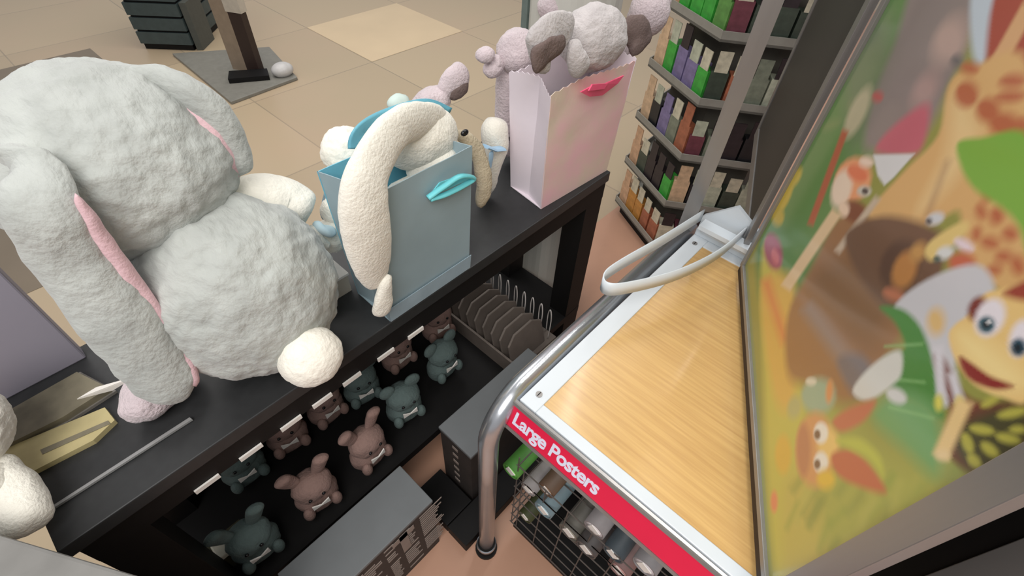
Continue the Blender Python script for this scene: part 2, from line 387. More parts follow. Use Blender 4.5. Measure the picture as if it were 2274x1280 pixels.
bt = thing('plush_toy', 'cream plush with a pale blue ribbon standing between the two bags', 'plush toy', (.70, .69, TZ))
lobe('body', [(.715, .70, TZ + .012), (.715, .70, .82), atv(1100, 320, .70), atv(1092, 262, .71)], .036, .032, cream_fur, bt, up=(0, 1, 0))
MB().tube([atv(1078, 325, .663), atv(1096, 332, .660), atv(1116, 330, .663)], 0, 8, [(.004, .012)] * 3, up=(0, 1, 0)).build('ribbon', mat('pale blue ribbon', (168, 204, 232), .5), bt)
lobe('ribbon', [atv(1090, 335, .662), atv(1090, 355, .66), atv(1084, 378, .66)], .010, .004, mat('pale blue ribbon', (168, 204, 232), .5), bt, up=(0, 1, 0))

pb = gift_bag('gift_bag', 'pink printed paper gift bag with scalloped rim and hot pink ribbon', (.775, .575), (1.030, .560), (.790, .690), .295, pinkpaper, lilacpaper, lilacpaper, .016, .004, .03)
MB().prism([atv(1290, 205, .545), atv(1318, 190, .54), atv(1345, 186, .538), atv(1386, 168, .538), atv(1372, 186, .538), atv(1338, 212, .545), atv(1310, 215, .545)], (0, .003, 0)).build('ribbon_bow', hotpink, pb)
MB().prism([atv(1316, 188, .536), atv(1350, 186, .536), atv(1342, 198, .536), atv(1308, 202, .536)], (0, .003, 0)).build('bow_knot', hotpink, pb)
ek = thing('plush_elephant', 'silver grey plush with floppy dark lined ears in the pink bag', 'plush toy', (.90, .62, TZ + .003))
ball('head', atv(1318, 85, .60), (.088, .062, .066), silver_fur, ek, (0, R(10), 0), 5, .004, 30)
lobe('ear', [atv(1270, 60, .585), atv(1215, 90, .565), atv(1185, 140, .555)], .050, .018, silver_fur, ek, up=(0, 1, 0))
lobe('ear_lining', [atv(1255, 95, .550), atv(1215, 115, .545), atv(1180, 142, .542)], .026, .009, darkfur, ek, up=(0, 1, 0))
lobe('ear', [atv(1380, 60, .60), atv(1415, 75, .58), atv(1425, 110, .57)], .042, .016, darkfur, ek, up=(0, 1, 0))
lobe('trunk', [atv(1275, 90, .57), atv(1280, 125, .552), atv(1292, 158, .555)], .026, .018, silver_fur, ek, up=(0, 1, 0))
ball('body', (.905, .625, .88), (.09, .045, .12), silver_fur, ek, None, 4, .003, 30)
k2 = thing('plush_koala', 'lilac plush with dark brown patches standing behind the pink bag', 'plush toy', (1.10, .67, TZ))
k2.location = (1.0, .74, TZ)
lobe('body', [(1.0, .74, TZ + .02), (1.0, .74, .9), atv(1440, 60, .70)], .05, .045, lilac_fur, k2)
ball('head', atv(1440, 30, .69), (.060, .052, .058), lilac_fur, k2, None, 4, .004, 30)
ball('ear', atv(1420, 72, .655), (.022, .016, .034), darkfur, k2, None, 3, .002, 30)
ball('ear', atv(1475, 8, .70), (.022, .018, .024), lilac_fur, k2, None, 3, .002, 30)
k3 = thing('plush_mouse', 'pale lilac plush head behind the left edge of the pink bag', 'plush toy', (.86, .76, TZ))
lobe('body', [(.87, .77, TZ + .015), (.87, .77, .88), atv(1145, 125, .76)], .045, .04, lilac_fur, k3)
ball('head', atv(1150, 115, .75), (.052, .045, .048), lilac_fur, k3, None, 4, .004, 30)
ball('paw', atv(1078, 122, .76), (.022, .02, .016), lilac_fur, k3, None, 3, .002, 60)
ball('paw', atv(1095, 152, .76), (.026, .02, .02), lilac_fur, k3, None, 3, .002, 60)
lobe('arm', [atv(1130, 130, .76), atv(1105, 140, .76), atv(1090, 135, .76)], .02, .018, lilac_fur, k3)
k4 = thing('plush_mouse', 'pinkish white plush head at the top edge above the pink bag', 'plush toy', (1.0, .845, TZ))
ball('head', atv(1222, 15, .83), (.034, .03, .030), lilac_fur, k4, None, 4, .003, 40)
lobe('body', [(.99, .84, TZ + .015), (.99, .84, .9), atv(1222, 30, .83)], .032, .03, lilac_fur, k4)

# ------------------------------------------------------------------ toys on the lower shelf
def shelf_rabbit(m, ear, label):
    r = thing('plush_rabbit', label, 'plush toy', (0, 0, 0), 'little plush toys on the lower shelf')
    MB().ball((0, 0, .048), (.046, .032, .050), None, 4, .003, 40).build('body', m, r, True)
    MB().ball((0, -.006, .110), (.042, .034, .036), None, 4, .003, 40).build('head', m, r, True)
    for s in (-1, 1):
        if ear > .03: lobe('ear', [(s * .018, 0, .13), (s * .032, 0, .16), (s * .042, -.004, .13 + ear)], .018, .011, m, r, up=(0, 1, 0), nz=.001)
        else: MB().ball((s * .032, 0, .142), (.020, .010, .020), None, 3).build('ear', m, r, True)
        MB().ball((s * .03, -.03, .045), (.012, .012, .020), None, 3).build('paw', m, r, True)
        MB().ball((s * .014, -.039, .114), (.004, .003, .004), None, 2).build('eye', eye_m, r, True)
    MB().prism([(-.018, -.038, .070), (0, -.040, .077), (.018, -.038, .070), (.018, -.038, .086), (0, -.040, .079), (-.018, -.038, .086)], (0, -.003, 0)).build('ribbon_bow', whitepaper, r)
    return r
protoA = shelf_rabbit(teal, .06, ''); protoB = shelf_rabbit(dusty, .06, ''); protoC = shelf_rabbit(teal, .02, ''); protoD = shelf_rabbit(dusty, .02, '')
spots = [(protoA, (545, 1185), .615, 'teal plush rabbit at the left end of the front row under the table'),
         (protoB, (700, 1090), .615, 'dusty pink plush rabbit, middle of the front row under the table'),
         (protoB, (820, 1005), .615, 'dusty pink plush rabbit, right end of the front row under the table'),
         (protoC, (905, 935), .65, 'teal round eared plush behind the dark table box, lower of the teal pair'),
         (protoC, (990, 885), .68, 'teal round eared plush at the right end of the lower shelf row'),
         (protoA, (560, 1060), .80, 'teal plush rabbit in the back row, leftmost under the table'),
         (protoB, (650, 985), .80, 'dusty pink plush in the back row, second from the left'),
         (protoB, (735, 930), .80, 'dusty pink plush in the back row, third from the left'),
         (protoC, (810, 880), .78, 'teal round eared plush in the back row below the bunny tail'),
         (protoD, (890, 825), .80, 'dusty pink round eared plush in the back row beside the teal one'),
         (protoD, (975, 765), .80, 'dusty pink round eared plush at the right end of the back row')]
used = set()
for p, px, v, lab in spots:
    o = p if id(p) not in used else copy_tree(p); used.add(id(p))
    q = atv(px[0], px[1], v)
    o.scale = (1.12, 1.12, 1.12); o.location = (q.x, v, .2005); o.rotation_euler = (0, 0, R(random.uniform(-14, 14))); o['label'] = lab
for i, (x, y) in enumerate([(468, 1082), (562, 1010), (650, 945), (720, 898), (785, 850), (860, 798), (925, 748)]):
    q = atv(x, y, .552)
    o = MB().box(q.x - .020, q.x + .020, .551, .5545, TZ - .088, TZ - .078).build('price_card', whitepaper, org=(q.x, .552, TZ - .09))
    tag(o, ['white price card below the table edge, lowest left', 'white price card below the table edge, second from the left', 'white price card below the table edge, third from the left',
            'white price card below the table edge under the bunny tail', 'white price card below the table edge, third from the right', 'white price card below the table edge, second from the right', 'white price card below the table edge, nearest the folder rack'][i], 'price card', 'price cards under the table edge')

# stack of cream tubes at the left of the shelf
q = atv(405, 1150, .66)
ct = thing('soap_pack', 'cream packet with two dark bands on the lower shelf, far left', 'packet', (q.x, .66, .2))
MB().box(q.x - .055, q.x + .055, .635, .69, .2005, .262).build('carton', mat('olive carton', (60, 58, 34), .6), ct)
for k in range(3):
    bevel(MB().box(q.x - .052 + k * .037, q.x - .019 + k * .037, .632, .672, .262, .282).build('bar', mat('cream bar', (214, 210, 190), .5), ct), .004)

# folder rack
fr = thing('folder_rack', 'rack of curved taupe card folders on the lower shelf', 'rack', (.76, .64, .2))
MB().box(.66, .86, .52, .86, .2005, .212).build('tray', taupe, fr)
MB().box(.655, .662, .52, .86, .2005, .262).build('tray_lip', taupe, fr)
for k in range(9):
    y0 = .535 + k * .036
    prof = [(.668, y0, .212), (.668, y0 + .022, .30), (.70, y0 + .030, .325), (.78, y0 + .032, .325), (.82, y0 + .024, .30), (.82, y0, .212)]
    bevel(MB().prism(prof, (0, .007, .0)).build('folder', taupe, fr), .002)
    pts = curve_pts([(.835, y0, .212), (.838, y0, .30), (.845, y0 + .012, .335), (.852, y0 + .024, .30), (.855, y0 + .024, .212)], 5)
    MB().tube(pts, .0018, 6, up=(1, 0, 0)).build('divider_wire', wire, fr, True)

# ------------------------------------------------------------------ boxes standing on the floor between table and rack
def two_tone(b, nfirst, name, m1, m2, parent):
    """box faces in m1, printing lying on it in m2, one mesh"""
    o = b.build(name, m1, parent); o.data.materials.append(m2)
    for i, p in enumerate(o.data.polygons): p.material_index = 0 if i < nfirst else 1
    return o
def stripes_box(label, x0, x1, y0, y1, h, lettering_rows):
    r = thing('carton_box', label, 'box', ((x0 + x1) / 2, (y0 + y1) / 2, 0))
    bevel(MB().box(x0 - .003, x1 + .003, y0 - .003, y1 + .003, h, h + .012).build('lid', boxgrey, r), .002)
    b = MB().box(x0, x1, y0, y1, 0, h); rnd = random.Random(3)
    x = x0 + .01; yy = y0 - .0012
    if lettering_rows:
        while x < x1 - .03:
            wd = rnd.uniform(.03, .07)
            for zz in np.arange(h - .025, .02, -.013):
                if rnd.random() < .2: continue
                b.box(x, x + wd * rnd.uniform(.6, 1), yy, y0, zz, zz + .005)
            x += wd + .012
        for xx in (x1 - .10, x1 - .24, x1 - .38): b.box(xx, xx + .022, y0 - .002, y0 - .0012, h - .13, h - .02).box(xx - .02, xx + .042, y0 - .002, y0 - .0012, h - .045, h - .02)
    else:
        for zz in np.arange(h - .03, .05, -.04): b.box(x0 - .0012, x0, y0 + .05, y0 + .07, zz - .012, zz)
        for k, zz in enumerate(np.arange(h - .04, .05, -.03)): b.box(x0 + .04, x0 + .09, yy, y0, zz - .012, zz)
    two_tone(b, 6, 'carton', mat('dark brown carton', (50, 44, 41), .7, var=.15), mat('taupe print', (140, 128, 120), .7), r)
    return r
stripes_box('long grey topped carton with brown printed side, at the bottom edge', -.10, .217, .385, .50, .30, True)
stripes_box('dark grey topped carton behind the rack leg with small pale print', .355, .70, .395, .51, .30, False)

ft_ = thing('floor_tray', 'low black tray on the shop floor between the two cartons and rack', 'tray', (.43, .41, 0))
bevel(MB().box(.25, .60, .312, .385, 0, .05).build('tray_front', blackdeep, ft_), .002)
bevel(MB().box(.25, .345, .387, .52, 0, .05).build('tray_side', blackdeep, ft_), .002)

# ------------------------------------------------------------------ poster rack
rk = thing('poster_rack', 'poster display rack with wooden top, silver tube frame and red sign', 'display rack', (.63, .05, 0))
RZ = .75
U0, U1, V0, V1 = .352, .985, -.42, .262     # rack top frame
bevel(MB().box(U0, U1, V1 - .036, V1, RZ - .035, RZ + .001).box(U0, U0 + .021, V0, V1 - .036, RZ - .035, RZ + .001).box(U1 - .045, U1, V0, V1 - .036, RZ - .035, RZ + .001)
      .box(U0 + .021, U1 - .045, V0, V0 + .03, RZ - .035, RZ + .001).build('top_frame', whitemetal, rk), .0015)
MB().box(U0 + .021, U1 - .045, V0 + .03, V1 - .036, RZ - .03, RZ - .002).build('wooden_top', oak, rk)
for x, y in ((U0 + .030, V1 - .018), (U1 - .05, V1 - .018)):
    sw = MB().tube([(x, y, RZ + .001), (x, y, RZ + .003)], .006, 14).build('screw', alu, rk)
    MB().box(x - .0045, x + .0045, y - .0008, y + .0008, RZ + .003, RZ + .0034).build('slot', blackdeep, sw)
# side tube with rounded corner down to the floor
UL = U0 - .058
arc = [(U1 + .01, V1 + .022, RZ - .010), (UL + .085, V1 + .022, RZ - .010)]
for k in range(1, 11):
    q = k / 10 * math.pi / 2; arc.append((UL + .085 - .085 * math.sin(q), V1 + .022 - .006 * math.sin(q), RZ - .010 - .085 * (1 - math.cos(q))))
arc.append((UL, V1 + .016, .05))
MB().tube(arc, .0195, 24, up=(0, 1, 0)).build('side_tube', chrome, rk, True)
ft = MB().tube([(UL, V1 + .016, 0.0), (UL, V1 + .016, .012)], .03, 20).tube([(UL, V1 + .016, .012), (UL, V1 + .016, .055)], .024, 20).build('foot', blackdeep, rk)
MB().tube([(UL, V1 + .016, .038), (UL, V1 + .016, .052)], .0265, 20).build('foot_ring', chrome, ft, True)
arc2 = [(U1 + .01, V1 + .020, RZ - .012), (U1 + .012, V1 + .018, RZ - .06), (U1 + .012, V1 + .018, 0.0)]
MB().tube(arc2, .0165, 16, up=(0, 1, 0)).build('side_tube', chrome, rk, True)
arc3 = [(UL, V0 - .02, RZ - .03), (UL, V0 - .02, 0)]
MB().tube(arc3, .0165, 16, up=(0, 1, 0)).build('side_tube', chrome, rk, True)
# sign holder on the front edge
SA, SB = Vector((U0 - .006, 0, RZ - .004)), Vector((U0 - .030, 0, RZ - .055))      # slanting label holder, top and bottom line
def slant(b, t0, t1, o0, o1, v0=V0, v1=V1 + .006):
    dn = (SB - SA); n_ = Vector((dn.z, 0, -dn.x)).normalized()
    if n_.x > 0: n_ = -n_
    c = [SA + dn * t0 + n_ * o0, SA + dn * t1 + n_ * o0, SA + dn * t1 + n_ * o1, SA + dn * t0 + n_ * o1]
    return b.prism([Vector((p.x, v0, p.z)) for p in c], (0, v1 - v0, 0))
sg = MB(); slant(sg, 0, 1, -.003, 0); slant(sg, 0, .10, 0, .004); slant(sg, .90, 1, 0, .004); sg.prism([(U0 - .002, V0, RZ - .03), (U0 - .002, V0, RZ - .002), (SA.x, V0, SA.z), (SA.x - .005, V0, SA.z - .02)], (0, V1 + .006 - V0, 0))
sg = sg.build('sign_holder', alu, rk)
rs = MB(); slant(rs, .11, .89, .0002, .002, V0, V1 + .004); rs = rs.build('sign_strip', red, sg)
tc = bpy.data.curves.new('txt', 'FONT'); tc.body = 'Large Posters'; tc.size = .036; tc.extrude = .0004; tc.offset = .0009; tc.align_x = 'LEFT'; tc.align_y = 'CENTER'; tc.space_character = .92
to = bpy.data.objects.new('txt', tc); COL.objects.link(to)
bpy.context.view_layer.update()
me = bpy.data.meshes.new_from_object(to); bpy.data.objects.remove(to)
me.materials.clear(); me.materials.append(lettering)
# text x -> -V, text y -> +Z, normal -> -U
dn_ = (SA - SB).normalized(); nn0 = Vector((0, -1, 0)).cross(dn_); mid = (SA + SB) / 2 + nn0 * (.0024 if nn0.x < 0 else -.0024)
Mt = Matrix(((0, dn_.x, nn0.x, mid.x), (-1, 0, 0, V1 - .006), (0, dn_.z, nn0.z, mid.z), (0, 0, 0, 1)))
me.transform(Matrix.Translation(-origin_of(sg)) @ Mt)
lo = bpy.data.objects.new('sign_lettering', me); COL.objects.link(lo); lo.parent = sg

# uprights with the hinge bracket
PZ = .785
HX, HY = .906, .126
bp = thing('tmp', '', '', (0, 0, 0)); bpy.data.objects.remove(bp)
br_ = MB().box(.965, 1.0, .11, .262, RZ + .001, RZ + .020).box(.955, .972, .10, .25, RZ + .020, RZ + .034).build('hinge_bracket', whitemetal, rk); bevel(br_, .002)
upp = at(1600, 440, .80)
q = at(1640, 200, 0); azp = math.atan2(q.y, q.x); px_ = Vector((math.cos(azp), math.sin(azp), 0)) * 1.0
pd = Vector((-math.sin(azp), math.cos(azp), 0))
MB().prism([px_ - pd * .016, px_ + pd * .016, px_ + pd * .016 + px_ * .03, px_ - pd * .016 + px_ * .03], (0, 0, 1.9)).build('upright', alu, rk)
plx = [atu(1535, 500, .95), atu(1600, 385, .95), atu(1650, 440, .95), atu(1650, 500, .95)]
MB().prism([(.975, .262, .772), (.975, .262, .80), (.975, .20, .86), (.975, .13, .82), (.975, .11, .772)], (.01, 0, 0)).build('gusset_plate', whitemetal, rk)
MB().box(.90, .93, -.38, .10, RZ + .001, RZ + .02).build('hinge_bar', alu, rk)
# flat loop handle
lp = [at(1560, 478, .82), at(1470, 535, .83), at(1375, 590, .835), at(1340, 618, .835), at(1345, 640, .832), at(1390, 640, .832), at(1500, 612, .825), at(1590, 568, .82), at(1655, 515, .82)]
C_ = curve_pts(lp, 8)
vs, fs = [], []
for i, p in enumerate(C_):
    t_ = (C_[min(i + 1, len(C_) - 1)] - C_[max(i - 1, 0)]); n_ = Vector((t_.y, -t_.x, 0)).normalized() * .0012
    vs += [p + n_ + Vector((0, 0, .016)), p - n_ + Vector((0, 0, .016)), p - n_ - Vector((0, 0, .016)), p + n_ - Vector((0, 0, .016))]
for i in range(len(C_) - 1):
    for j in range(4): fs.append((i * 4 + j, i * 4 + (j + 1) % 4, i * 4 + 4 + (j + 1) % 4, i * 4 + 4 + j))
fs += [(0, 1, 2, 3), tuple(len(vs) - 4 + j for j in range(4))]
link('loop_handle', vs, fs, whitemetal, rk, True)
MB().box(.930, .960, .125, .25, .795, .806).build('loop_clamp', whitemetal, rk)
# wire bin below the top
wb_ = MB()
def wline(b, a, c, r=.0016): b.tube([a, c], r, 6)
BU = U0 + .015
for z in np.arange(.10, .70, .06):
    if z < .5: wline(wb_, (BU, V0, z), (BU, V1, z))
    if z < .5: wline(wb_, (BU, V1 - .005, z), (U1 - .02, V1 - .005, z))
for v in np.arange(V0, V1, .06): wline(wb_, (BU, v, .10), (BU, v, .46))
for u in np.arange(BU, U1, .08): wline(wb_, (u, V1 - .005, .10), (u, V1 - .005, .50))
wb_.build('wire_bin', darkwire, rk)
fl_ = MB()
for u in np.arange(BU, U1, .06): wline(fl_, (u, V0, .40), (u, V1 - .01, .40))
for v in np.arange(V0, V1, .06): wline(fl_, (BU, v, .402), (U1 - .02, v, .402))
fl_.build('wire_shelf', darkwire, rk)
MB().box(U0 + .02, U1 - .02, V0, V1 - .01, .06, .09).build('base_shelf', blackdeep, rk)
MB().box(U1 - .03, U1 - .02, V0, V1 - .01, .09, .70).build('back_panel', blackdeep, rk)

# rolled posters lying in the bin, ends towards the aisle
rolls = [((1133, 1048), .023, (120, 210, 90), 'rolled poster with bright green end nearest the rack leg'),
         ((1172, 1088), .020, (222, 214, 212), 'rolled poster with plain white end second from the rack leg'),
         ((1212, 1090), .021, (150, 120, 96), 'brownish rolled poster behind the plain white one'),
         ((1205, 1135), .024, (170, 200, 212), 'rolled poster with pale blue printed end'),
         ((1262, 1185), .026, (150, 146, 134), 'thick grey rolled poster below the sign lettering'),
         ((1318, 1178), .024, (220, 212, 214), 'rolled poster with bright white end in the middle of the bin'),
         ((1300, 1222), .025, (120, 114, 112), 'dark grey rolled poster under the bright white one'),
         ((1360, 1232), .023, (96, 110, 120), 'rolled poster with slate blue paper at the lower right of the bin'),
         ((1372, 1268), .025, (196, 150, 146), 'rolled poster with pinkish edge at the bottom picture edge'),
         ((1430, 1262), .024, (206, 200, 204), 'white and red rolled poster farthest right under the sign'),
         ((1165, 1150), .020, (96, 104, 60), 'olive rolled poster low in the wire bin')]
zs_used = []
for i, (px, r, c, lab) in enumerate(rolls):
    u0 = .36 + .006 * (i % 3)
    q = atu(px[0], px[1], u0)
    t = thing('rolled_poster', lab, 'rolled poster', (u0, q.y, q.z), 'rolled posters in the wire bin')
    L_ = .58
    N = 22; vs = []; fs = []
    for k, (rr, uu) in enumerate(((r, u0), (r, u0 + L_), (r * .86, u0 + L_), (r * .86, u0))):
        for j in range(N): a_ = 2 * math.pi * j / N; vs.append((uu, q.y + rr * math.cos(a_), q.z + rr * math.sin(a_)))
    for k in range(4):
        for j in range(N): fs.append((k * N + j, k * N + (j + 1) % N, ((k + 1) % 4) * N + (j + 1) % N, ((k + 1) % 4) * N + j))
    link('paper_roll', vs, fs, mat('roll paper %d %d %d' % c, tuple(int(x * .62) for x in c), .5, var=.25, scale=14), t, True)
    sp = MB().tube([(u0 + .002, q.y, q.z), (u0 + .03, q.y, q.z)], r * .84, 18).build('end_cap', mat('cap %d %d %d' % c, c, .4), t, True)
    lb = MB().prism([(u0 + .0015, q.y - r * .6, q.z + r * .1), (u0 + .0015, q.y + r * .3, q.z + r * .6), (u0 + .0015, q.y + r * .6, q.z - r * .2), (u0 + .0015, q.y - r * .2, q.z - r * .6)], (-.002, 0, 0)).build('end_label', whitepaper, t)

# ------------------------------------------------------------------ the big poster panel (flip frame)
PH = Vector((HX, HY, PZ)); PE = Vector((.366, -.156, PZ))
pdir = (PE - PH).normalized(); PW = .655; PHt = .98
pn = Vector((-pdir.y, pdir.x, 0))
if pn.dot(-PH) < 0: pn = -pn                  # faces the camera
def PP(s, h, o=0.0): return PH + pdir * s + Vector((0, 0, h)) + pn * o
def to_panel(px, py):
    d = ray(px, py); t = (PH - CAM).dot(pn) / d.dot(pn); p = CAM + d * t
    return ((p - PH).dot(pdir), p.z - PZ)
def bar(b, s0, s1, h0, h1, o0=-.006, o1=.006):
    return b.add([PP(s0, h0, o0), PP(s1, h0, o0), PP(s1, h0, o1), PP(s0, h0, o1), PP(s0, h1, o0), PP(s1, h1, o0), PP(s1, h1, o1), PP(s0, h1, o1)],
                 [(0, 1, 2, 3), (4, 5, 6, 7), (0, 1, 5, 4), (1, 2, 6, 5), (2, 3, 7, 6), (3, 0, 4, 7)])
fb = MB(); bar(fb, 0, .014, 0, PHt); bar(fb, PW - .030, PW, 0, PHt); bar(fb, .014, PW - .03, 0, .012); bar(fb, .014, PW - .03, PHt - .02, PHt)
pf = bevel(fb.build('poster_panel', alu, rk), .001); pf['label'] = 'grey framed flip panel with a cartoon safari animal poster'
gk = MB(); bar(gk, 0, PW, -.018, 0, -.004, .004); gk.build('bottom_shade_strip', mat('dark brown gap shade', (52, 38, 28), .7), pf)  # added dark strip, stands in for the shade between wood and panel
bk = MB(); bar(bk, .014, PW - .03, .012, PHt - .02, -.005, -.002); bk.build('backing_board', blackdeep, pf)

# artwork painted onto the print as its own colours
S0, S1, H0, H1 = .014, PW - .030, .012, PHt - .02
ns = 290; hs = np.concatenate([np.linspace(H0, .60, 270), np.linspace(.605, H1, 60)])
ss = np.linspace(S0, S1, ns); SS, HH = np.meshgrid(ss, hs)
img = np.zeros(SS.shape + (3,))
def hexlin(c): return np.array(lin(c)[:3])
img[:] = hexlin((150, 152, 70))
def wob(fx, fy, ph=0): return np.sin(SS * fx + ph) * np.cos(HH * fy + ph * 1.7)
def blend(mask, c, strength=1):
    mask = np.clip(mask, 0, 1)[..., None] * strength
    img[:] = img * (1 - mask) + hexlin(c) * mask
def sdf(poly):
    P = [to_panel(*p) for p in poly]; n = len(P); d = np.full(SS.shape, 1e9); inside = np.zeros(SS.shape, bool)
    for i in range(n):
        (x0, y0), (x1, y1) = P[i], P[(i + 1) % n]; ex, ey = x1 - x0, y1 - y0
        wx, wy = SS - x0, HH - y0; t = np.clip((wx * ex + wy * ey) / (ex * ex + ey * ey + 1e-12), 0, 1)
        d = np.minimum(d, np.hypot(wx - ex * t, wy - ey * t))
        c = ((y0 > HH) != (y1 > HH)) & (SS < (x1 - x0) * (HH - y0) / (y1 - y0 + 1e-12) + x0); inside ^= c
    return np.where(inside, d, -d)
def smooth_poly(poly, k=5):
    c = [Vector((x, y, 0)) for x, y in poly]; n = len(c); out = []
    for i in range(n):
        a, b_, c_, d__ = c[i - 1], c[i], c[(i + 1) % n], c[(i + 2) % n]
        for j in range(k):
            t = j / k
            v = .5 * ((2 * b_) + (-a + c_) * t + (2 * a - 5 * b_ + 4 * c_ - d__) * t * t + (-a + 3 * b_ - 3 * c_ + d__) * t ** 3); out.append((v.x, v.y))
    return out
def poly(pts, c, soft=.003, strength=1, smooth=True):
    c = tuple(max(0, min(255, 1.06 * x + 4)) for x in c)
    blend(sdf(smooth_poly(pts) if smooth else pts) / (soft * 1.15) * .5 + .5, c, strength)
def ell(x, y, a, b_, c, rot=0, soft=.002, strength=1):
    q = R(rot); poly([(x + a * math.cos(t) * math.cos(q) - b_ * math.sin(t) * math.sin(q), y + a * math.cos(t) * math.sin(q) + b_ * math.sin(t) * math.cos(q)) for t in [k * math.pi / 8 for k in range(16)]], c, soft, strength, False)
def stroke(p0, p1, wd, c, soft=.003, strength=1):
    dx, dy = p1[0] - p0[0], p1[1] - p0[1]; l = math.hypot(dx, dy); nx, ny = -dy / l * wd / 2, dx / l * wd / 2
    poly([(p0[0] + nx, p0[1] + ny), (p1[0] + nx, p1[1] + ny), (p1[0] - nx, p1[1] - ny), (p0[0] - nx, p0[1] - ny)], c, soft, strength, False)
# meadow and foliage
poly([(1930, -60), (2110, -60), (1960, 250), (1850, 520), (1720, 720), (1680, 560), (1760, 380), (1860, 150)], (84, 128, 62), .012)
poly([(1700, 940), (1800, 860), (1960, 1000), (2180, 1070), (1900, 1260), (1740, 1300)], (158, 162, 74), .02)
poly([(1690, 600), (1730, 600), (1790, 900), (1770, 1280), (1722, 1280)], (186, 180, 80), .012)
poly([(1740, 1080), (1800, 1060), (1830, 1260), (1750, 1290)], (184, 172, 84), .015)
rg = random.Random(11)
for k in range(46):
    x = rg.uniform(1740, 2120); y = rg.uniform(1060, 1240)
    stroke((x, y), (x + rg.uniform(10, 40), y - rg.uniform(25, 70)), rg.uniform(6, 14), rg.choice([(128, 148, 60), (172, 172, 84), (150, 150, 66), (120, 136, 62)]), .006, .6)
for k in range(20):
    x = rg.uniform(1830, 1990); y = rg.uniform(0, 380)
    ell(x, y, rg.uniform(8, 22), rg.uniform(12, 34), rg.choice([(60, 112, 58), (98, 150, 66), (120, 138, 80), (70, 120, 50)]), rg.uniform(0, 90), .006, .6)
ell(1742, 430, 16, 46, (190, 165, 44), 20, .006); ell(1728, 480, 14, 22, (182, 160, 44), 0, .006); ell(1765, 395, 12, 26, (186, 166, 50), 30, .006)
ell(1718, 560, 20, 42, (160, 70, 96), -10, .006); ell(1722, 570, 8, 18, (196, 100, 110), -10, .004)
poly([(1690, 640), (1760, 620), (1770, 760), (1760, 900), (1720, 880)], (206, 168, 80), .012)
stroke((1700, 620), (1745, 760), 22, (206, 120, 70), .01, .8)
# ochre earth
poly([(1750, 700), (1800, 600), (1880, 470), (2000, 520), (2030, 690), (1970, 800), (1890, 900), (1800, 860), (1750, 830)], (146, 104, 66), .01)
poly([(1800, 620), (1900, 560), (2000, 640), (1940, 760), (1860, 720)], (124, 90, 58), .02)
stroke((1790, 680), (1900, 830), 34, (140, 122, 112), .008, .8)
poly([(1860, 800), (1915, 790), (1950, 850), (1900, 880)], (110, 100, 100), .006)
# soft grey animal at the top
poly([(2040, -40), (2170, -40), (2150, 100), (2110, 190), (2060, 290), (1990, 330), (1920, 330), (1940, 220), (1990, 90)], (132, 120, 116), .010)
ell(2110, 90, 34, 56, (176, 150, 140), 25, .01); ell(2055, 200, 24, 44, (164, 136, 130), 30, .01); ell(2125, 135, 12, 12, (96, 92, 92), 0, .004)
poly([(1945, 335), (1975, 290), (2045, 235), (2066, 250), (2045, 335), (1990, 348)], (186, 92, 106), .006)
poly([(1885, 120), (1960, 40), (1990, 120), (1950, 230), (1900, 330), (1880, 260)], (120, 118, 104), .02, .5)
ell(1905, 250, 18, 62, (180, 172, 140), 25, .008); ell(1950, 215, 12, 12, (176, 84, 80), 0, .004)
poly([(2160, -20), (2215, -20), (2205, 90), (2180, 150), (2160, 110)], (184, 196, 206), .004)
poly([(2215, -20), (2290, -20), (2290, 200), (2200, 220), (2190, 130)], (158, 62, 42), .004)
stroke((2290, 10), (2195, 180), 34, (206, 160, 112), .003)
# giraffe
poly([(2108, 190), (2160, 150), (2290, 150), (2290, 650), (2210, 640), (2140, 560), (2130, 470), (2060, 505), (1980, 505), (1930, 475), (2010, 380), (2085, 300)], (208, 166, 106), .004)
poly([(2120, 210), (2160, 230), (2180, 300), (2120, 400), (2040, 470), (2100, 340)], (220, 190, 134), .012)
for x, y, a, b_ in [(2155, 152, 20, 14), (2148, 210, 26, 30), (2195, 245, 26, 28), (2250, 180, 30, 16), (2245, 215, 34, 14), (2235, 280, 38, 30), (2275, 290, 20, 28), (2200, 420, 14, 30), (2215, 480, 16, 20), (2180, 470, 12, 18), (2245, 520, 18, 16), (2200, 540, 20, 14), (2230, 570, 18, 14), (2262, 590, 16, 22), (2170, 520, 10, 16), (2210, 600, 16, 12)]:
    ell(x, y, a, b_, (176, 96, 58), rg.uniform(-20, 20), .004)
stroke((2105, 360), (2060, 480), 10, (150, 112, 84), .006, .6)
# small orange and white cat
ell(1895, 400, 40, 52, (222, 150, 104), 20, .005); ell(1870, 420, 22, 44, (224, 202, 180), 15, .006); ell(1905, 385, 24, 18, (214, 112, 74), 30, .004)
ell(1925, 360, 16, 12, (226, 200, 180), 0, .004); ell(1920, 425, 16, 12, (190, 184, 170), 0, .003); ell(1922, 425, 7, 7, (70, 60, 56), 0, .002); ell(1898, 470, 28, 24, (120, 66, 40), 30, .004); ell(1875, 465, 12, 18, (224, 196, 170), 0, .004)
poly([(1940, 344), (2032, 342), (1985, 395), (1965, 412), (1950, 390)], (208, 208, 208), .002, 1, False)
stroke((1878, 290), (1800, 500), 14, (172, 88, 56), .004)
stroke((1860, 470), (1745, 640), 24, (214, 186, 146), .004); stroke((1950, 440), (1860, 560), 14, (190, 172, 150), .004)
